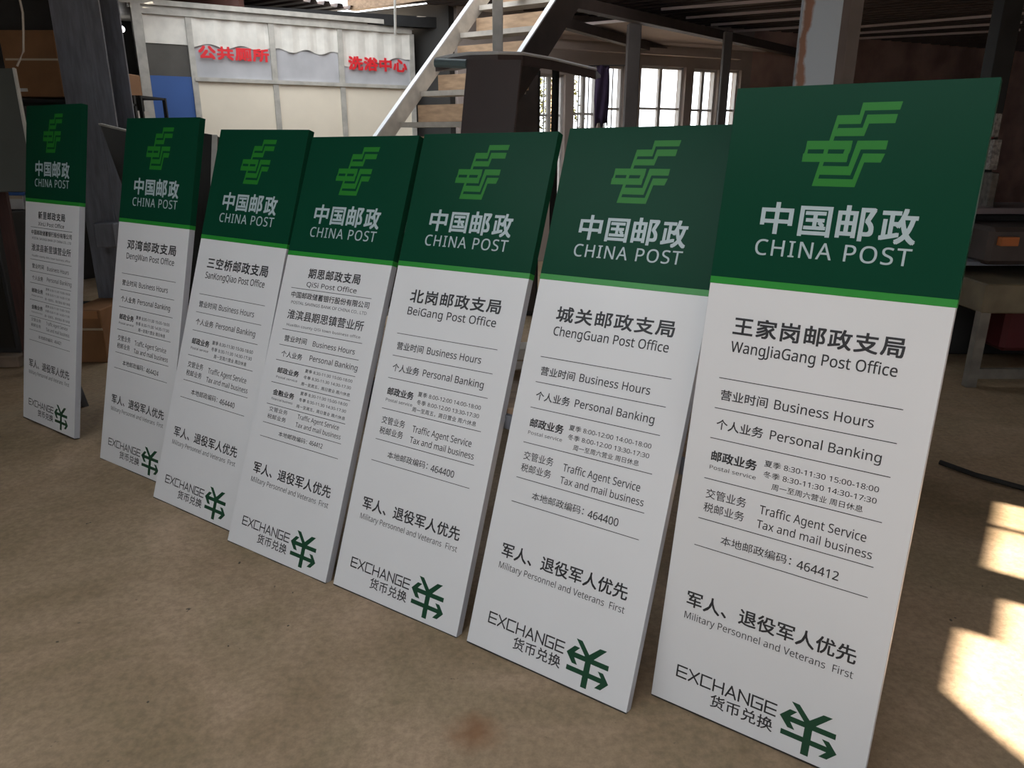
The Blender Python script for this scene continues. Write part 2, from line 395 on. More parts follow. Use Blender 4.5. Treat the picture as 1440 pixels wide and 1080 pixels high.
def sched_b(R, d):
    p = R(); p.fit('中国邮政储蓄银行股份有限公司', .0755, .537, 1.0925, 1.120, .014)
    p.latin('POSTAL SAVINGS BANK OF CHINA CO., LTD', .085, .531, 1.0665, 1.0790, .0)
    p = R(); p.fit(d['branch'], .0785, .5300, .999, 1.041, .012); p.latin(d['branch_en'], .086, .524, .9690, .9800, .0)
    p = R(); p.fit('营业时间', .090, .229, .902, .929, .012); p.latin('Business Hours', .268, .512, .9025, .924, .006)
    p = R(); p.fit('个人业务', .091, .222, .835, .861, .012); p.latin('Personal Banking', .267, .544, .8410, .8635, .006)
    for (t, zh, en) in ((0, '邮政业务', 'Postal service'), (-.0955, '金融业务', 'Financial business')):
        p = R(); p.fit(zh, .0895, .2235, .762 + t, .788 + t, .026); p.latin(en, .089, .222, .741 + t, .7505 + t, .0)
        p.fit('夏季 8:30-11:30 15:00-18:00', .256, .5315, .789 + t, .804 + t, .006); p.fit('冬季 8:30-11:30 14:30-17:30', .255, .531, .762 + t, .777 + t, .006)
        p.fit('周一至周五，周日营业 周六休息', .248, .534, .733 + t, .748 + t, .004)
    p = R(); p.fit('交管业务', .088, .205, .596, .616, .004); p.latin('Traffic Agent Service', .268, .512, .594, .613, .004)
    p.fit('税邮业务', .086, .204, .564, .584, .004); p.latin('Tax and mail business', .266, .531, .560, .579, .004)
    p = R(); p.fit('本地邮政编码：', .177, .353, .502, .5230, .004); p.latin(d['zip'], .366, .4435, .5040, .5225, .008)

hrs_a = ('夏季 8:30-11:30 15:00-18:00', '冬季 8:30-11:30 14:30-17:30', '周一至周六营业 周日休息')
hrs_b = ('夏季 8:00-12:00 14:00-18:00', '冬季 8:00-12:00 13:30-17:30', '周一至周六营业 周日休息')
hrs_c = ('夏季 8:00-12:00 14:00-18:00', '冬季 8:00-12:00 13:30-17:30', '周一至周五，周日营业 周六休息')
INFO = [
 dict(zh='新里邮政支局', en='XinLi Post Office', v='b', branch='淮滨县新里镇营业所', branch_en='HuaiBin county XinLi town business office', zip='464421', label='green and white sign board with extra bank lines, farthest left in the row'),
 dict(zh='邓湾邮政支局', en='DengWan Post Office', v='a', post=hrs_a, zip='464424', label='green and white sign board standing alone, second from left with gaps either side'),
 dict(zh='三空桥邮政支局', en='SanKongQiao Post Office', v='a', post=hrs_a, zip='464440', label='green and white sign board third from left, its right edge behind its neighbour'),
 dict(zh='期思邮政支局', en='QiSi Post Office', v='b', branch='淮滨县期思镇营业所', branch_en='HuaiBin county QiSi town business office', zip='464412', label='green and white sign board in the middle of the row with crowded bank lines'),
 dict(zh='北岗邮政支局', en='BeiGang Post Office', v='a', post=hrs_c, zip='464400', label='green and white sign board third from right, below the brown sheet'),
 dict(zh='城关邮政支局', en='ChengGuan Post Office', v='a', post=hrs_b, zip='464400', label='green and white sign board second from right, below the barred windows'),
 dict(zh='王家岗邮政支局', en='WangJiaGang Post Office', v='a', post=hrs_a, zip='464412', label='green and white sign board nearest the camera, at the right end of the row'),
]
def slab_mesh(name, m, u0, u1, t0, t1, z0, z1, bev=0.0):
    me = bpy.data.meshes.new(name); bm = rbox(u0, u1, t0, t1, z0, z1, bev); bm.normal_update(); bm.to_mesh(me); bm.free(); me.materials.append(m); return me
E_ = 0.0009
panel_me = slab_mesh('panel', white_face, 0, W, .004, H, -T, 0, .0008)
panel_me.materials.append(shaded_white)
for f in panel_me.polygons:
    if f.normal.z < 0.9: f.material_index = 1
head_me = slab_mesh('header', dark_green, -E_, W + E_, 1.294, H + E_, -T - E_, E_, .0005)
strip_me = slab_mesh('stripe', mid_green, -E_, W + E_, G, 1.294, -T - E_, E_, .0004)
shadow_gap_me = slab_mesh('bottom_edge', gap_cabinet_black, .001, W - .001, 0.0, .004, -T + .002, -.001)  # dark strip added as the shadow line under the board
for i, (s, d) in enumerate(zip(SIGN, INFO)):
    x, y, yaw, lean, dz, ra = s
    e = Vector((math.cos(yaw), math.sin(yaw), 0)); n = Vector((-math.sin(yaw), math.cos(yaw), 0))
    up = Vector((0, 0, math.cos(lean))) + n * math.sin(lean)
    e2 = e * math.cos(ra) + up * math.sin(ra); u2 = -e * math.sin(ra) + up * math.cos(ra); nn = e2.cross(u2)
    root = empty('sign_board'); Mx = Matrix((e2, u2, nn)).transposed().to_4x4(); Mx.translation = Vector((x, y, dz)); root.matrix_world = Mx
    tag(root, d['label'], 'sign', 'post office sign boards leaning in a row')
    link('panel', panel_me, root); link('bottom_edge', shadow_gap_me, root)
    hd = link('header', head_me, root); hd['label'] = 'dark green header'; st = link('stripe', strip_me, root); st['label'] = 'bright green stripe'
    link('emblem', get('emb', emblem, 'emblem', emblem_green, ZG), hd)
    link('header_lettering', get('hdr', header_text, 'header_lettering', silver_let, ZG), hd)
    rows = []
    class Row:
        def fit(self, *a): q = Print(); q.fit(*a); rows.append(q)
        def latin(self, *a): q = Print(); q.latin(*a); rows.append(q)
    R = Row
    b = d['v'] == 'b'; n7 = len(d['zh']) >= 7
    if b: tl = lambda p: title_text(p, d['zh'], d['en'], .155, .460, (1.183, 1.2265), (1.147, 1.167))
    else: tl = lambda p: title_text(p, d['zh'], d['en'], .0845 if n7 else .0945, .5205, (1.137, 1.190), (1.0900, 1.1195))
    tp_ = Row(); tl(tp_)
    for q in rows: link('title_lettering', q.build('title_lettering', ink, ZF), root)
    rows.clear()
    (sched_b if b else sched_a)(R, d)
    for q in rows: link('lettering_row', q.build('lettering_row', ink, ZF), root)
    for k, t in enumerate((1.1343, .9518, .884, .8172, .7195, .6246, .5438, .4835) if b else (1.012, .925, .837, .717, .596, .513)):
        link('divider_line', get(('l', t), lambda p: lines(p, [t]), 'divider_line', ink), root)
    link('notice_lettering', get('not', lambda p: p.fit('军人、退役军人优先', .068, .541, .322, .371, .016), 'notice_lettering', ink), root)
    link('notice_lettering', get('not2', lambda p: p.latin('Military Personnel and Veterans  First', .068, .541, .2835, .3045, .001), 'notice_lettering', ink), root)
    link('exchange_lettering', get('exc', exchange, 'exchange_lettering', ink), root)
    sy = link('exchange_symbol', get('exs', exch_symbol, 'exchange_symbol', ink2), root); sy['label'] = 'dark green money exchange symbol'
bpy.data.objects.remove(_to)

# ------------------------------------------------------------------ workbench the signs lean on
LB = 2.02
wb = empty('workbench', ab(-2.8, LB + .3, 0)); tag(wb, 'long low steel workbench with plywood top behind the leaning signs', 'workbench')
A0, A1 = -3.9, -0.42
def sub(name, bm, m, parent, smooth=False):
    bmesh.ops.translate(bm, verts=bm.verts, vec=-parent.location) ; return mesh_obj(name, bm, m, parent, smooth)
def BM(): return bmesh.new()
bm = BM(); bar(bm, ab(A0, LB + .03, .70), ab(A1, LB + .03, .70), .05, .05, side=U2); sub('front_rail', bm, galv, wb)
bm = BM(); bar(bm, ab(A0, LB + .62, .70), ab(A1, LB + .62, .70), .05, .05, side=U2); sub('back_rail', bm, galv, wb)
bm = BM(); box(bm, ab((A0 + A1) / 2, LB + .335, .7335), U1, U2, Z, (A1 - A0) / 2, .31, .009); sub('bench_top', bm, wood, wb)
for a in (A0 + .25, -2.1, A1 - .05):
    for b in (LB + .03, LB + .62):
        bm = BM(); bar(bm, ab(a, b, .675), ab(a, b, 0), .05, .05, side=U2); sub('leg', bm, galv, wb)

# ------------------------------------------------------------------ far window wall
PA = atz(895, 92, 2.6); PB = atz(1032, 99, 2.6); PA.z = PB.z = 0
WD = (PB - PA).normalized(); WN = WD.cross(Z)          # WN points towards the camera side
if WN.y > 0: WN = -WN
def onwall(x, y, P=None, D=None):
    P = P or PA; D = D or WD; d = ray(x, y); n = D.cross(Z)
    t = (P - EYE).dot(n) / d.dot(n); q = EYE + d * t
    return (q - P).dot(D), q.z
S_ = lambda x, y=130: onwall(x, y)[0]
w0 = PA + WD * S_(640); Lw = (WA - w0.dot(U1)) / WD.dot(U1)
wins = [(752, 790, 104), (802, 837, 102), (845, 873, 92), (895, 957, 92), (968, 1003, 97), (1006, 1034, 98)]
holes = [(S_(a) - S_(640), S_(b) - S_(640), .85, onwall(a, t)[1]) for a, b, t in wins]
SR = S_(1047) - S_(640)
wall('wall_back', w0, w0 + WD * SR, plaster, 0, 3.2, .2, holes)
wall('wall_far', w0 + WD * SR, w0 + WD * Lw, redwall, 0, 3.2, .2)
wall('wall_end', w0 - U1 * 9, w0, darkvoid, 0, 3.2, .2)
pane_w = mat('white_upvc', (0.62, 0.60, 0.58), rough=0.4)
bar_m = mat('window_bar_paint', (0.30, 0.29, 0.28), rough=0.5)
for k, h in enumerate(holes):
    wr = empty('window_%d' % (k + 1)); struct(wr); s0, s1, z0, z1 = h; c = w0
    P = lambda s, z, o=0: Vector((*(c + WD * s + WN * o).xy, z))
    fw = .035
    for (a, b) in (((s0, z0), (s1, z0)), ((s0, z1), (s1, z1)), ((s0, z0), (s0, z1)), ((s1, z0), (s1, z1))):
        bm = BM(); bar(bm, P(*a), P(*b), .07, fw * 2, side=WN); mesh_obj('window_frame', bm, pane_w, wr)
    zt = z0 + (z1 - z0) * .68
    bm = BM(); bar(bm, P(s0, zt), P(s1, zt), .04, .03, side=WN); mesh_obj('transom', bm, pane_w, wr)
    if s1 - s0 > .36:
        bm = BM(); bar(bm, P((s0 + s1) / 2, z0), P((s0 + s1) / 2, z1), .05, .05, side=WN); mesh_obj('mullion', bm, pane_w, wr)
    if k < 3:
        n = 4 if k != 2 else 2
        for j in range(1, n + 1):
            q = s0 + (s1 - s0) * j / (n + 1); bm = BM(); bar(bm, P(q, z0, -.05), P(q, z1, -.05), .014, .014, side=WN); mesh_obj('bar', bm, bar_m, wr)
# shrubs outside the first window
leaf = mat('leaf', (0.20, 0.20, 0.05), rough=0.6, noise=0.5, scale=3)
random.seed(5)
def shrub(pos, r, h, label):
    root = empty('shrub', pos); tag(root, label, 'shrub', None)
    bm = BM()
    for _ in range(3200):
        t = random.random(); a = random.uniform(0, 6.28); rr = r * math.sqrt(random.random()) * (1.1 - t * .5)
        p = Vector((math.cos(a) * rr, math.sin(a) * rr, .3 + t * h)); d = Vector((random.uniform(-1, 1), random.uniform(-1, 1), random.uniform(-.6, .6))).normalized()
        s = d.cross(Vector((random.random(), random.random(), random.random()))).normalized(); L = random.uniform(.05, .09)
        bm.faces.new([bm.verts.new(p), bm.verts.new(p + d * L / 2 + s * L * .25), bm.verts.new(p + d * L), bm.verts.new(p + d * L / 2 - s * L * .25)])
    mesh_obj('foliage', bm, leaf, root)['kind'] = 'stuff'
    bm = BM(); tube(bm, [(0, 0, 0), (.05, 0, h * .5), (0, .03, h)], .03); mesh_obj('stem', bm, wood, root)
sq = at(772, 150, 13.0); sq.z = 0
shrub(sq, .7, 2.7, 'leafy green shrub outside the leftmost barred window')

# purple cloth hanging in front of the windows
q0 = at(848, 92, 9.3)
bm = BM(); rows_, cols_ = 12, 7; g = []
for i in range(rows_):
    r = []
    for j in range(cols_):
        v = q0 + X * ((j - 3) * .028 * (1 - .3 * abs(i - 6) / 12)) + Z * (-i * .062) + Yv * (.02 * math.sin(j * 1.9 + i * .5))
        if i == rows_ - 1: v.z += .06 * (j % 3)
        r.append(bm.verts.new(v))
    g.append(r)
for i in range(rows_ - 1):
    for j in range(cols_ - 1): bm.faces.new((g[i][j], g[i][j + 1], g[i + 1][j + 1], g[i + 1][j]))
o = mesh_obj('hanging_cloth', bm, mat('purple_cloth', (0.035, 0.018, 0.05), rough=.9, noise=.3, scale=9), smooth=True)
md = o.modifiers.new('thick', 'SOLIDIFY'); md.thickness = .008
tag(o, 'dark purple cloth hanging before the barred windows', 'cloth')

# ------------------------------------------------------------------ ceiling parts near the windows
bm = BM()
pts = [atz(x, y, 2.86) for x, y in ((765, 72), (795, 38), (890, 30), (1085, 70), (1045, 84), (880, 66))]
f = [bm.verts.new(p) for p in pts]; f2 = [bm.verts.new(p + Z * .03) for p in pts]
bm.faces.new(f); bm.faces.new(f2[::-1])
for i in range(len(f)): bm.faces.new((f[i], f2[i], f2[(i + 1) % len(f)], f[(i + 1) % len(f)]))
bmesh.ops.recalc_face_normals(bm, faces=bm.faces)
struct(mesh_obj('ceiling_panel', bm, mat('pale_soffit', (0.62, 0.52, 0.48), rough=.9, noise=.1, scale=2)))
def beam(name, x0, y0, x1, y1, z, w, h, m, label=None, ext0=0, ext1=0):
    a = atz(x0, y0, z); b = atz(x1, y1, z); d = (b - a).normalized(); a = a - d * ext0; b = b + d * ext1
    bm = BM(); bar(bm, a + Z * h / 2, b + Z * h / 2, w, h, side=d.cross(Z)); o = mesh_obj(name, bm, m)
    return struct(o) if not label else tag(o, label, 'beam')
beam('ceiling_beam', 775, 6, 1085, 72, 2.78, .12, .10, brown_steel, 'dark brown main beam running above the two inner columns', ext0=1.5, ext1=4)
beam('ceiling_beam', 800, 42, 955, 84, 2.74, .10, .10, brown_steel, 'thin brown beam crossing the pale ceiling panel', ext0=.2, ext1=.3)
beam('ceiling_beam', 770, 68, 1040, 84, 2.70, .10, .08, plaster, 'pale beam running above the window heads')
for k, (x0, y0, x1, y1) in enumerate(((930, 13, 1080, 1), (965, 25, 1120, 13), (1000, 35, 1125, 26), (1020, 45, 1130, 38), (1180, 40, 1400, 22), (1185, 48, 1400, 34), (1190, 55, 1400, 44))):
    a = atz(x0, y0, 3.10); b = atz(x1, y1, 3.10); d = (b - a).normalized()  # pale rods stand in for thin highlights on the deck ribs
    bm = BM(); bar(bm, a, b + d * .3, .022, .03, side=d.cross(Z))
    o = mesh_obj('conduit', bm, mat('pale_conduit_%d' % k, (0.75, 0.66, 0.64), rough=.5)); 
    tag(o, ['pale rod under the dark ceiling, topmost left of the rusty pillar', 'pale rod under the dark ceiling, second from top left of the rusty pillar', 'pale rod under the dark ceiling, third from top left of the rusty pillar', 'pale rod under the dark ceiling, lowest left of the rusty pillar', 'pale rod under the dark ceiling, highest right of the rusty pillar', 'pale rod under the dark ceiling, middle one right of the rusty pillar', 'pale rod under the dark ceiling, lowest right of the rusty pillar'][k], 'rod', 'rods under the ceiling deck')

# ------------------------------------------------------------------ columns
def column(px, wpx, Y, m, label, depth=None, z1=2.82, name='column'):
    a = at(px, 120, Y); w = wpx * (a - EYE).dot(FWD) / F_PX; root = empty(name, (a.x, a.y, 0)); tag(root, label, 'column')
    bm = rbox(-w / 2, w / 2, -w / 2, w / 2, 0.02, z1, .006); mesh_obj('shaft', bm, m, root)
    bm = rbox(-w * .9, w * .9, -w * .9, w * .9, 0, .02); mesh_obj('base_plate', bm, m, root)
    return root
colm = mat('sooty_brown_paint', (0.085, 0.070, 0.064), rough=.7, noise=.3, scale=4)
column(888, 18, 9.0, colm, 'brown square steel column between the bright windows')
column(1018, 11, 9.6, colm, 'thin brown column before the rightmost window')

# rusty galvanised pillar behind the two right signs
PY = 3.9
pr = at(1150, 60, PY); pw = 56 * (pr - EYE).dot(FWD) / F_PX
rt = empty('pillar', (pr.x, pr.y, 0)); tag(rt, 'galvanised steel pillar with a rust streak behind the right hand signs', 'pillar')
m = bpy.data.materials.new('rust_streaked_steel'); m.use_nodes = True; nt = m.node_tree; Pn = nt.nodes['Principled BSDF']; N = nt.nodes.new; L = nt.links.new
tc = N('ShaderNodeTexCoord'); sx = N('ShaderNodeSeparateXYZ'); L(tc.outputs['Object'], sx.inputs[0]); nz = N('ShaderNodeTexNoise'); nz.inputs['Scale'].default_value = 11; nz.inputs['Detail'].default_value = 8
L(tc.outputs['Object'], nz.inputs['Vector'])
ma = N('ShaderNodeMath'); ma.operation = 'MULTIPLY_ADD'; L(nz.outputs['Fac'], ma.inputs[0]); ma.inputs[1].default_value = .075; L(sx.outputs[0], ma.inputs[2])
cr = N('ShaderNodeValToRGB'); L(ma.outputs[0], cr.inputs[0])
mr = N('ShaderNodeMapRange'); L(ma.outputs[0], mr.inputs[0]); mr.inputs[1].default_value = -pw / 2; mr.inputs[2].default_value = pw / 2; L(mr.outputs[0], cr.inputs[0])
e = cr.color_ramp.elements; e[0].position = .20; e[0].color = (.26, .28, .30, 1); e[1].position = .27; e[1].color = (.13, .065, .04, 1)
x_ = e.new(.40); x_.color = (.15, .07, .04, 1); x_ = e.new(.48); x_.color = (.24, .28, .32, 1)
L(cr.outputs[0], Pn.inputs['Base Color']); Pn.inputs['Roughness'].default_value = .55; Pn.inputs['Metallic'].default_value = .2
bp = N('ShaderNodeBump'); bp.inputs['Strength'].default_value = .3; bp.inputs['Distance'].default_value = .004; L(nz.outputs['Fac'], bp.inputs['Height']); L(bp.outputs[0], Pn.inputs['Normal'])
mesh_obj('face_plate', rbox(-pw / 2, pw / 2, -.012, .012, 0, 3.1, .003), m, rt)
mesh_obj('web', rbox(.02, .04, .012, .24, 0, 3.1), colm, rt)
mesh_obj('rear_flange', rbox(pw / 2 - .02, pw / 2 + .20, .24, .26, 0, 3.1), colm, rt)
mesh_obj('side_channel', rbox(pw / 2 - .01, pw / 2 + .045, .01, .24, 0, 3.1), brown_steel, rt)

# left steel column (H section) with box bracket
fo = atz(151, 487, 0); fo.z = 0
cr_ = at(172, 172, fo.y); Wc = .36
hc = empty('steel_column', (fo.x + Wc / 2 + .0, fo.y, 0)); tag(hc, 'wide grey steel column rising behind the two leftmost signs', 'column')
mesh_obj('flange', rbox(-Wc / 2, Wc / 2, -.01, .01, 0, 3.1, .003), galv, hc)
mesh_obj('web', rbox(-.012, .012, .01, .28, 0, 3.1), galv, hc)
mesh_obj('flange', rbox(-Wc / 2, Wc / 2, .28, .30, 0, 3.1, .003), galv, hc)
mesh_obj('seam_angle', rbox(Wc * .14, Wc * .17, -.022, -.01, 0, 3.1), galv, hc)
# trestle behind the leftmost sign
tr = empty('trestle', ab(-4.55, LB + .06, 0)); tag(tr, 'small steel trestle propping the leftmost sign', 'trestle')
bm = BM(); bar(bm, ab(-5.0, LB + .02, .70), ab(-4.62, LB + .02, .70), .04, .04, side=U2); sub('rail', bm, galv, tr)
for a in (-4.97, -4.82):
    for db in (0, .12):
        bm = BM(); bar(bm, ab(a, LB + .02, .69), ab(a, LB + .02 + db, 0), .035, .035, side=U1); sub('leg', bm, galv, tr)

# ------------------------------------------------------------------ partition booth with red window lettering
BA = atz(195, 18, 2.85); BB = atz(578, 48, 2.85); BA.z = BB.z = 0; BD = (BB - BA).normalized(); BN = BD.cross(Z)
if BN.dot(EYE - BA) < 0: BN = -BN
def bp_(x, y): return onwall(x, y, BA, BD)
booth = empty('booth', BA); tag(booth, 'cream panelled partition booth with frosted windows and red lettering', 'booth')
def bpt(s, z, o=0.0): v = BA + BD * s + BN * o; v.z = z; return v
def bpanel(name, s0, s1, z0, z1, o0, o1, m, parent=booth):
    bm = BM(); box(bm, bpt((s0 + s1) / 2, (z0 + z1) / 2, (o0 + o1) / 2), BD, Z, BN, (s1 - s0) / 2, (z1 - z0) / 2, abs(o1 - o0) / 2)
    return sub(name, bm, m, parent)
xs_ = [203, 270, 384, 479, 579]
ss = [bp_(x, 80)[0] for x in xs_]
zh_ = bp_(381, 33)[1]; zs_ = bp_(387, 113)[1]; zt_ = bp_(390, 22)[1]
frost = mat('frosted_film', (0.55, 0.55, 0.57), rough=0.22, noise=.2, scale=3)
smoke = mat('dim_glass', (0.13, 0.125, 0.115), rough=0.12, noise=.2, scale=3)
curt = mat('cream_curtain', (0.82, 0.79, 0.72), rough=.8, noise=.18, scale=6)
blue = mat('blue_panel', (0.045, 0.12, 0.36), rough=.5, noise=.1, scale=3)
for i in range(4):
    s0, s1 = ss[i] + .03, ss[i + 1] - .03
    if i == 0:
        bpanel('lower_panel', s0, s1, 0, bp_(240, 107)[1], -.02, 0, blue)['label'] = 'blue lower panel'
        bpanel('pane', s0, s1, bp_(240, 107)[1], bp_(240, 62)[1], -.02, -.01, smoke); bpanel('valance', s0, s1, bp_(240, 62)[1], zh_, -.015, 0, curt)
    else:
        bpanel('lower_panel', s0, s1, 0, zs_ - .04, -.02, 0, beige)
        bpanel('pane', s0, s1, zs_, zh_, -.02, -.01, frost)
        # curtain hanging inside the upper part of the pane, wavy lower hem
        bm = BM(); n = 18; z_top = zh_; hem = [zh_ - (zh_ - zs_) * (.46 + .035 * math.sin(i * 2 + j * .8) + (.22 * (1 - j / n) if i == 3 else 0)) for j in range(n + 1)]
        for j in range(n):
            u0, u1 = s0 + (s1 - s0) * j / n, s0 + (s1 - s0) * (j + 1) / n; w0_, w1_ = .009 * math.sin(j * 1.3 + i), .009 * math.sin(j * 1.3 + 1.3 + i)
            A = [bpt(u0, z_top, w0_ + .004), bpt(u1, z_top, w1_ + .004), bpt(u1, hem[j + 1], w1_ + .004), bpt(u0, hem[j], w0_ + .004)]
            bm.faces.new([bm.verts.new(v) for v in A])
        bmesh.ops.remove_doubles(bm, verts=bm.verts, dist=1e-4); sub('curtain', bm, curt, booth)
for i, s0 in enumerate(ss):
    if i: bpanel('post', s0 - .03, s0 + .03, 0, zh_, -.03, .02, frame_al)
bpanel('sill_rail', ss[1], ss[4], zs_ - .04, zs_, -.03, .03, frame_al)
bpanel('head_rail', ss[0], ss[4], zh_, zh_ + .05, -.03, .03, frame_al)
bpanel('fascia', ss[0] - .1, ss[4] + .03, zh_ + .05, zt_, -.03, .015, frame_al)
bpanel('roof_board', ss[0] - .2, ss[4] + .05, zt_, zt_ + .05, -1.4, .05, frame_al)
bpanel('corner_post', bp_(186, 60)[0] + .02, bp_(203, 60)[0], 0, zt_, -.02, .07, frame_al)
red_ = mat('red_lettering', (0.75, 0.02, 0.03), rough=.5); pink_ = mat('pink_outline', (0.75, 0.30, 0.28), rough=.5)
_tc = bpy.data.curves.new('lettering', 'FONT'); _to = bpy.data.objects.new('lettering', _tc); COL.objects.link(_to); _tc.resolution_u = 2
for txt, xa, ya0, ya1, xb, yb0, yb1 in (('公共厕所', 277, 65, 83, 377, 68, 88), ('洗浴中心', 488, 80, 99, 571, 82, 102)):
    sA, zA1 = bp_(xa, ya0); _, zA0 = bp_(xa, ya1); sB, zB1 = bp_(xb, yb0); _, zB0 = bp_(xb, yb1)
    z0_, z1_ = (zA0 + zB0) / 2, (zA1 + zB1) / 2
    p = Print(); p.fit(txt, sA, sB, z0_, z1_, .045, 1.05)
    me = bpy.data.meshes.new('window_lettering'); me.from_pydata([tuple(bpt(x, y, .022 + z * 8) - BA) for x, y, z in p.v], [], p.f); me.materials.append(red_); link('window_lettering', me, booth)
bpy.data.objects.remove(_to)
# beams and rods above the booth
def hbeam(name, x0, y0, x1, y1, z, w, h, m, label, cat='beam'):
    a = atz(x0, y0, z); b = atz(x1, y1, z); d = (b - a).normalized(); bm = BM(); bar(bm, a + Z * h / 2, b + Z * h / 2, w, h, side=d.cross(Z)); return tag(mesh_obj(name, bm, m), label, cat)
red_steel = mat('red_primer_steel', (0.13, 0.055, 0.045), rough=.6, noise=.4, scale=4)
hbeam('roof_beam', 60, 19, 340, 12, 2.98, .12, .14, red_steel, 'reddish brown roof beam crossing above the booth at top left')
hbeam('roof_beam', 195, 17, 640, 42, 2.92, .14, .12, dark_steel, 'dark steel beam lying along the top of the booth')
bm = BM(); tube(bm, [at(555, -30, 7.6), at(556, 50, 7.6)], .012); tag(mesh_obj('drop_rod', bm, frame_al), 'thin pale rod hanging down before the right end of the booth', 'rod')

# ------------------------------------------------------------------ staircase
sw = mat('dusty_stair_wood', (0.56, 0.38, 0.24), rough=.75, noise=.3, scale=4, stretch=(2, 2, 8)); edge_m = mat('worn_pale_edge', (0.62, 0.57, 0.50), rough=.6, noise=.2, scale=12)
S0 = at(562, 172, 6.6); SU = Vector((.80, -.60, 0)); SC = Vector((.60, .80, 0)); RUN, RISE, SWD = .262, .25, .95
st_ = empty('staircase', (S0.x, S0.y, 0)); tag(st_, 'pale wooden staircase rising behind the brown sheet', 'staircase')
S0z = S0.z
def sp_(w, k, dz=0.0, dr=0.0): v = S0 + SU * w + SC * (RUN * k + dr); v.z = S0z + RISE * k + dz; return v
for k in range(-6, 6):
    bm = BM(); c = (sp_(0, k) + sp_(SWD, k)) / 2 + SC * .10; box(bm, c - Z * .02, SU, SC, Z, SWD / 2, .10, .02); sub('tread', bm, edge_m, st_)
    bm = BM(); box(bm, c + SC * .13 + Z * (RISE / 2 - .06), SU, SC, Z, SWD / 2, .008, RISE / 2 - .05); sub('riser', bm, sw, st_)
for w in (-.03, SWD + .03):
    bm = BM(); a = sp_(w, -6.8, -.02); b = sp_(w, 5.6, -.02); a.z = max(a.z, .15)
    d = (b - a).normalized(); bar(bm, a, b, .04, .13 if w < 0 else .24, side=SU); sub('stringer', bm, edge_m if w < 0 else brown_steel, st_)
    up_ = SU.cross(d).normalized(); up_ = up_ if up_.z > 0 else -up_; hh = .065 if w < 0 else .12
    bm = BM(); bar(bm, a + up_ * (hh + .006), b + up_ * (hh + .006), .045, .012, side=SU); sub('bright_edge', bm, white_face, st_)
# pale post before the stairs
pp = at(700, 60, 6.02); o = empty('prop_post', (pp.x, pp.y, 0)); tag(o, 'pale square post standing before the staircase', 'post')
mesh_obj('shaft', rbox(-.038, .038, -.038, .038, .01, 3.15, .003), frame_al, o); mesh_obj('foot_plate', rbox(-.08, .08, -.08, .08, 0, .01), frame_al, o)
# dark brown sheet leaning, bent sheet on top, dark cabinet beside
brs = mat('brown_coated_sheet', (0.085, 0.062, 0.058), rough=.5, noise=.1, scale=2)
tl_, tr_ = at(657, 84, 5.1), at(733, 84, 4.95)
bl_ = tl_ + Vector((-.22, -.25, 0)); br_ = tr_ + Vector((-.22, -.25, 0)); bl_.z = br_.z = 0
bm = BM(); quad_slab(bm, [tl_, tr_, br_, bl_], .02); bb = mesh_obj('brown_sheet', bm, brs); tag(bb, 'large plain dark brown sheet standing tilted in front of the staircase', 'sheet')
bm = BM(); prof = [(612, 84), (635, 79), (660, 76), (700, 75), (735, 76), (775, 83), (838, 98)]; deps = [5.2, 5.2, 5.2, 5.25, 5.4, 5.8, 6.4]
tp = [at(x, y, Y) for (x, y), Y in zip(prof, deps)]
for i in range(len(tp) - 1):
    a, b = tp[i], tp[i + 1]; q = [a, b, b + Vector((.1, .55, 0)), a + Vector((.1, .55, 0))]; th = .07
    A = [bm.verts.new(v) for v in q]; B = [bm.verts.new(v - Z * (th if j < 2 else .02)) for j, v in enumerate(q)]
    bm.faces.new(A); bm.faces.new(B[::-1])
    for j in range(4): bm.faces.new((A[j], B[j], B[(j + 1) % 4], A[(j + 1) % 4]))
bmesh.ops.recalc_face_normals(bm, faces=bm.faces)
bent = empty('bent_sheet_stack', (tp[2].x, tp[2].y, 0)); tag(bent, 'dark bent metal sheet on legs with a thin bright upper edge', 'sheet')
sub('bent_sheet', bm, brs, bent)
bm = BM(); tube(bm, [p + Z * .003 + Vector((0, -.006, 0)) for p in tp], .011, 6); sub('bright_edge', bm, white_face, bent)
bm = BM(); tube(bm, [at(612, 88, 5.15), at(656, 90, 5.1)], .028, 10); sub('grey_roll', bm, mat('blue_grey_roll', (.12, .17, .18), rough=.5), bent)
for p in (tp[2], tp[5]):
    bm = BM(); q = p + Vector((.05, .3, 0)); bar(bm, Vector((q.x, q.y, 0)), Vector((q.x, q.y, p.z - .03)), .04, .04, side=U1); sub('leg', bm, dark_steel, bent)
c0 = at(733, 110, 7.2); cb = empty('tall_cabinet', (c0.x, c0.y, 0)); tag(cb, 'tall dark cabinet between the brown sheet and the windows', 'cabinet')
hz = at(733, 98, 7.2).z
mesh_obj('carcass', rbox(-.22, .17, 0, .5, 0, hz, .01), darkvoid, cb); mesh_obj('door', rbox(-.20, .15, -.02, 0, .05, hz - .05, .004), brown_steel, cb)

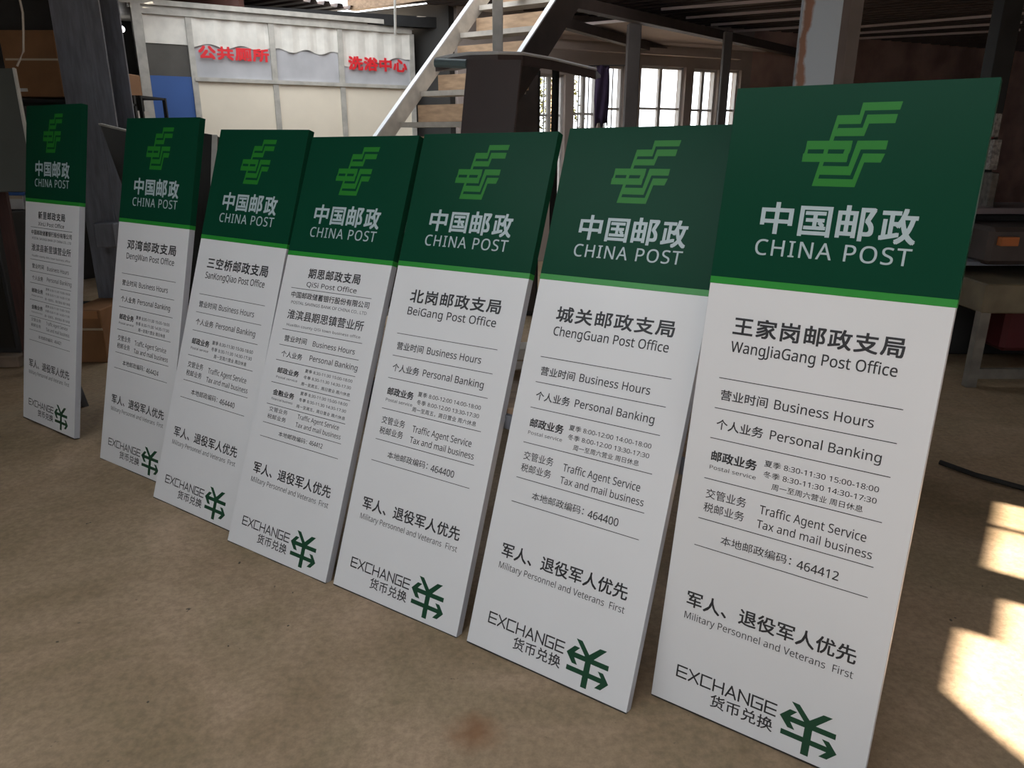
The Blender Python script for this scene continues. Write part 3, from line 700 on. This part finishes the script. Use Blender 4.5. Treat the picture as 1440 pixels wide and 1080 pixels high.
# ------------------------------------------------------------------ left hand clutter
def pbox(name, x0, y0, x1, y1, Y, depth, m, label, cat, parts=(), z_to=None, rz=0.0, group=None):
    """a box whose front face spans the given outline at distance Y, standing at its own height"""
    a = at(x0, y1, Y); b = at(x1, y1, Y); t = at(x0, y0, Y); z0 = a.z if z_to is None else z_to
    o = empty(name, ((a.x + b.x) / 2, Y, z0), rz); tag(o, label, cat, group); w = (b.x - a.x) / 2; h = t.z - z0
    mesh_obj('body', rbox(-w, w, 0, depth, 0, h, min(.006, h * .1)), m, o)
    for nm, u0, u1, v0, v1, mm in parts: mesh_obj(nm, rbox(-w + 2 * w * u0, -w + 2 * w * u1, -.006, .0, h * v0, h * v1), mm, o)
    return o
tape = mat('pale_tape', (.45, .36, .25), rough=.5); white_m = mat('white_carton', (.55, .53, .50), rough=.7)
rk = empty('storage_rack', (at(40, 134, 6.4).x, 6.5, 0)); tag(rk, 'dark storage rack at the far left carrying the big cardboard box', 'rack')
zr = at(40, 136, 6.4).z
for z in (.12, 1.05, 1.40, zr - .02):
    mesh_obj('shelf', rbox(-.75, .45, -.1, .75, z - .02, z), dark_steel, rk)
for x in (-.73, .43):
    for y in (-.08, .73): mesh_obj('upright', rbox(x - .02, x + .02, y - .02, y + .02, 0, zr + .05), dark_steel, rk)
pbox('cardboard_box', 14, 42, 90, 135, 6.42, .6, card, 'large brown cardboard box on the left rack beside the grey column', 'box', [('tape', .05, 1, .55, .58, tape), ('label', .2, .35, .08, .13, white_m)], z_to=zr)
pbox('blue_carton', 5, 262, 34, 275, 6.42, .4, blue, 'flat blue carton on the left rack left of the leftmost sign', 'box', [('lid', 0, 1, .8, 1, dark_steel)], z_to=None)
pbox('pale_carton', 6, 275, 34, 291, 6.42, .45, white_m, 'flat pale carton under the blue one left of the leftmost sign', 'box', [('lid', 0, 1, .8, 1, tape)], z_to=1.05)
gp = [at(-40, 96, 5.3), at(20, 96, 5.3), at(40, 205, 5.15), at(-30, 205, 5.15)]
gsh = mat('grey_green_sheet', (.075, .08, .07), rough=.5, noise=.15, scale=2)
gp2 = [gp[0], gp[1], gp[2] + (gp[2] - gp[1]) * 2.15, gp[3] + (gp[2] - gp[1]) * 2.15]
for v in gp2[2:]: v.z = 0.0
gso = empty('metal_sheet', (gp2[2].x, gp2[2].y, 0)); tag(gso, 'grey green metal sheet propped at the left edge of the photo', 'sheet')
k_ = (gp[0].z - 1.30) / gp[0].z
bm = BM(); quad_slab(bm, [gp2[0], gp2[1], gp2[1].lerp(gp2[2], k_), gp2[0].lerp(gp2[3], k_)], .02); sub('plate', bm, gsh, gso)
bm = BM(); bar(bm, gp2[1], gp2[1].lerp(gp2[2], k_), .012, .024, side=X); sub('bright_edge', bm, frame_al, gso)
bm = BM(); bar(bm, gp2[0].lerp(gp2[3], k_) - Vector((.02, 0, 0)), gp2[3] - Vector((.55, 0, 0)), .03, .03, side=X); sub('prop', bm, dark_steel, gso)
pa, pb = at(-12, 190, 5.25), atz(46, 524, 0); d_ = pb - pa
o = empty('plank', (pb.x, pb.y, 0)); tag(o, 'dark red brown plank leaning left of the leftmost sign', 'plank'); bm = BM(); bar(bm, pa, pb + Z * .01, .075, .03, side=X); sub('board', bm, mat('red_brown_timber', (.05, .02, .016), rough=.7, noise=.4, scale=6, stretch=(8, 8, 1)), o); bm = BM(); bar(bm, pb + Z * .01, pb - d_.normalized() * .05 + Z * .01, .078, .033, side=X); sub('end_cap', bm, dark_steel, o)
kz = .09; kc = at(-20, 508, 5.5)
struct(mesh_obj('trim_2', rbox(at(-120, 520, 5.45).x, at(34, 520, 5.45).x, 5.40, 6.2, 0, kz, .008), mat('concrete_kerb', (.24, .18, .13), rough=.9, noise=.3, scale=6)))
pbox('low_cabinet', -90, 302, 31, 505, 5.50, .45, gap_cabinet_black, 'low black cabinet on the kerb at the far left', 'cabinet', [('door', .04, .96, .04, .94, mat('black_lacquer', (.012, .011, .008), rough=.5))], z_to=kz)
bm = BM(); cz = [at(26, -60, 4.6), at(28, 0, 4.6), at(32, 18, 4.6), at(33, 45, 4.6), at(33, 72, 4.6), at(28, 84, 4.6), at(24, 93, 4.6)]; cz[0].z = 3.15; tube(bm, cz, .006, 6); tag(mesh_obj('hanging_cable', bm, mat('pale_cable', (.30, .25, .2), rough=.6)), 'thin pale cable hanging from the ceiling at top left', 'cable')
# between the column and the booth
zr2 = at(172, 134, 7.35).z
rk = empty('storage_rack', (at(170, 134, 7.35).x, 7.4, 0)); tag(rk, 'dark rack between the grey column and the booth', 'rack')
for z in (.15, .8, at(172, 176, 7.35).z, zr2): mesh_obj('shelf', rbox(-.20, .17, -.05, .5, z - .02, z), dark_steel, rk)
for x in (-.19, .16):
    for y in (-.03, .48): mesh_obj('upright', rbox(x - .015, x + .015, y - .015, y + .015, 0, zr2), dark_steel, rk)
pbox('cardboard_box', 150, 102, 176, 134, 7.37, .35, card, 'small cardboard box on the rack between column and booth', 'box', [('tape', 0, 1, .45, .52, tape)], z_to=zr2)
pbox('white_carton', 154, 155, 189, 177, 7.37, .35, white_m, 'white carton on the rack between column and booth', 'box', [('tape', .2, .8, .4, .5, tape)], z_to=at(172, 176, 7.35).z)
o = empty('teal_strip', (at(178, 178, 7.2).x, 7.25, 0)); tag(o, 'narrow teal strip standing before the white carton', 'strip'); bm = BM(); bar(bm, (at(180, 178, 7.2).x, 7.25, 0), at(176, 134, 7.25), .09, .02, side=X); sub('strip', bm, mat('teal_paint', (.09, .16, .13), rough=.6, noise=.3, scale=5), o)
for k, (x, y) in enumerate(((154, 38), (171, 41))):
    q = at(x, y, 9.4); o = empty('hanging_lamp', q); tag(o, ['small lit bulb in the dark gap left of the booth, left one', 'small lit bulb in the dark gap left of the booth, right one'][k], 'lamp')
    bm = BM(); bmesh.ops.create_uvsphere(bm, u_segments=12, v_segments=8, radius=.035); mesh_obj('bulb', bm, mat('lit_bulb_%d' % k, (1, 1, 1), emit=((1, .97, .95), 6)), o, smooth=True)
    bm = BM(); tube(bm, [(0, 0, .03), (0, 0, 3.15 - q.z)], .008, 6); mesh_obj('cord', bm, dark_steel, o)
# grey sheet and bracket behind the second sign
bm = BM(); g4 = [at(141, 176, 5.2), at(186, 187, 5.0), at(262, 400, 4.75), at(222, 400, 4.95)]; e1 = (g4[2] - g4[1]); e0 = (g4[3] - g4[0])
g4[2] = g4[1] + e1 * (g4[1].z / (g4[1].z - g4[2].z)); g4[3] = g4[0] + e0 * (g4[0].z / (g4[0].z - g4[3].z))
o = empty('steel_sheet', g4[2]); tag(o, 'grey steel sheet with a bright top edge leaning behind the second sign', 'sheet')
bm = BM(); quad_slab(bm, g4, .012); sub('plate', bm, mat('dull_grey_sheet', (.10, .10, .10), rough=.5, noise=.15, scale=3), o); bm = BM(); bar(bm, g4[0] + Z * .006, g4[1] + Z * .006, .022, .012); sub('top_edge', bm, frame_al, o)
bq = at(153, 330, fo.y - .10); bm = rbox(bq.x - .08 - hc.location.x, bq.x + .08 - hc.location.x, -.16, -.01, at(153, 347, fo.y - .1).z, at(153, 313, fo.y - .1).z, .008); mesh_obj('bracket_box', bm, galv, hc)
pbox('cardboard_box', 108, 436, 152, 508, 5.55, .45, card, 'cardboard box on the floor seen between the first two signs', 'box', [('tape', 0, 1, .62, .66, tape), ('flap', .1, .9, .84, .98, mat('orange_card', (.36, .17, .07), rough=.8))], z_to=0)

# ------------------------------------------------------------------ right hand clutter
pst = at(1408, 60, 6.0); o = empty('roof_post', (pst.x, pst.y, 0)); tag(o, 'black steel roof post at the right edge of the photo', 'post')
mesh_obj('shaft', rbox(-.07, .07, -.07, .07, 0.01, 3.15, .004), dark_steel, o); mesh_obj('foot', rbox(-.13, .13, -.13, .13, 0, .01), dark_steel, o)
worn = mat('worn_pale_paint', (.26, .24, .22), rough=.7, noise=.7, scale=40)
for (x0, y0, x1, y1, nm, mm) in ((1383, 160, 1398, 193, 'switch_box', worn), (1378, 196, 1398, 238, 'meter_box', worn), (1373, 242, 1394, 298, 'fuse_box', mat('grimy_box', (.11, .095, .08), rough=.7, noise=.5, scale=25))):
    a = at(x0, y1, 5.9); b = at(x1, y0, 5.9); mesh_obj(nm, rbox(a.x - pst.x, b.x - pst.x, 5.85 - pst.y - .06, -.07, a.z, b.z, .006), mm, o)
bm = BM(); tube(bm, [at(1397, 192, 5.82) , at(1383, 194, 5.82)], .012, 6); sub('red_strap', bm, mat('red_strap', (.18, .02, .025), rough=.6), o)
mt = empty('machine_bench', (at(1420, 540, 5.1).x, 5.3, 0)); tag(mt, 'grimy machine bench with olive table and pale legs at right', 'machine')
olive = mat('olive_paint', (.16, .13, .08), rough=.6, noise=.35, scale=5); ptop = at(1405, 400, 5.0); zt = ptop.z; x0_ = at(1388, 400, 5.0).x - mt.location.x
mesh_obj('table', rbox(x0_, x0_ + 1.3, -.3, .55, zt - .20, zt, .01), olive, mt)
mesh_obj('side_shelf', rbox(x0_ - .22, x0_ + .9, .1, .8, zt + .06, zt + .09, .003), galv, mt)
mesh_obj('hood', rbox(x0_ + .15, x0_ + 1.2, .0, .5, zt + .08, zt + .34, .03), brown_steel, mt)
mesh_obj('back_cabinet', rbox(x0_ - .18, x0_ + 1.2, .5, .9, .02, at(1400, 302, 5.8).z, .01), dark_steel, mt)
mesh_obj('upper_tray', rbox(x0_ - .15, x0_ + 1.2, .35, .9, at(1400, 300, 5.7).z, at(1400, 294, 5.7).z + .01), mat('dull_pink_tray', (.14, .11, .11), rough=.5), mt)
legm = mat('grimy_pale_leg', (.17, .155, .13), rough=.6, noise=.4, scale=8)
la = atz(1362, 543, 0); la = la - mt.location
for (x, y) in ((la.x, la.y), (la.x + 1.2, la.y), (la.x, la.y + .7), (la.x + 1.2, la.y + .7)): mesh_obj('leg', rbox(x - .035, x + .035, y - .03, y + .03, 0, zt - .19), legm, mt)
mesh_obj('lower_rail', rbox(la.x, la.x + 1.2, la.y - .02, la.y + .02, .06, .13), legm, mt)
mesh_obj('red_motor', rbox(x0_ + .45, x0_ + .9, .1, .45, .15, .62, .03), mat('dark_red_motor', (.09, .012, .015), rough=.5), mt)
mesh_obj('orange_guard', rbox(x0_ + .2, x0_ + .32, -.05, 0, zt + .22, zt + .28), mat('orange_guard', (.35, .10, .02), rough=.5), mt)
bm = BM(); tube(bm, [atz(1322, 650, .02), atz(1372, 668, .02), atz(1452, 690, .02)], .014, 8); tag(mesh_obj('floor_rod', bm, dark_steel), 'dark rod lying on the floor right of the nearest sign', 'rod')

# ------------------------------------------------------------------ small debris on the floor
random.seed(3); bm = BM()
for _ in range(45):
    x, y = random.uniform(-1.6, 1.6), random.uniform(1.2, 3.6)
    if U2.dot(Vector((x, y, 0))) > 1.60 and U1.dot(Vector((x, y, 0))) < -.1: continue
    r = random.uniform(.001, .0035); c = Vector((x, y, floor_z(x, y) + r * .4)); a = random.uniform(0, 3.1)
    box(bm, c, Vector((math.cos(a), math.sin(a), 0)), Vector((-math.sin(a), math.cos(a), 0)), Z, r * random.uniform(.8, 2), r, r * .5)
o = mesh_obj('grit', bm, mat('grit', (.10, .08, .06), rough=.9)); o['kind'] = 'stuff'; o['label'] = 'fine dark grit scattered over the concrete floor'; o['category'] = 'grit'
# cloth line
bm = BM(); l0 = at(888, 92, 9.1); l1 = at(752, 96, 9.3); tube(bm, [l0, q0 + Z * .0, l1], .006, 6)
tag(mesh_obj('clothes_line', bm, dark_steel), 'thin line holding the purple cloth before the windows', 'line')

# dark folded panels standing between the second and third signs
g5 = [at(284, 187, 4.9), at(303, 190, 4.85), at(296, 420, 4.45), at(250, 420, 4.6)]; e1 = g5[2] - g5[1]; e0 = g5[3] - g5[0]
g5[2] = g5[1] + e1 * (g5[1].z / (g5[1].z - g5[2].z)); g5[3] = g5[0] + e0 * (g5[0].z / (g5[0].z - g5[3].z))
o = empty('folded_panel', g5[3]); tag(o, 'dark folded panel showing in the gap between second and third signs', 'panel')
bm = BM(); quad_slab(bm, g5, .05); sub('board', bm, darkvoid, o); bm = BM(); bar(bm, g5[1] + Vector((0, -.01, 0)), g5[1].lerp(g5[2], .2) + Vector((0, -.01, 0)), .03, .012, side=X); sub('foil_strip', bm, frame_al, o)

# white box added for the sunlit floor, on the bench, seen through the gap between the third and second signs from the right
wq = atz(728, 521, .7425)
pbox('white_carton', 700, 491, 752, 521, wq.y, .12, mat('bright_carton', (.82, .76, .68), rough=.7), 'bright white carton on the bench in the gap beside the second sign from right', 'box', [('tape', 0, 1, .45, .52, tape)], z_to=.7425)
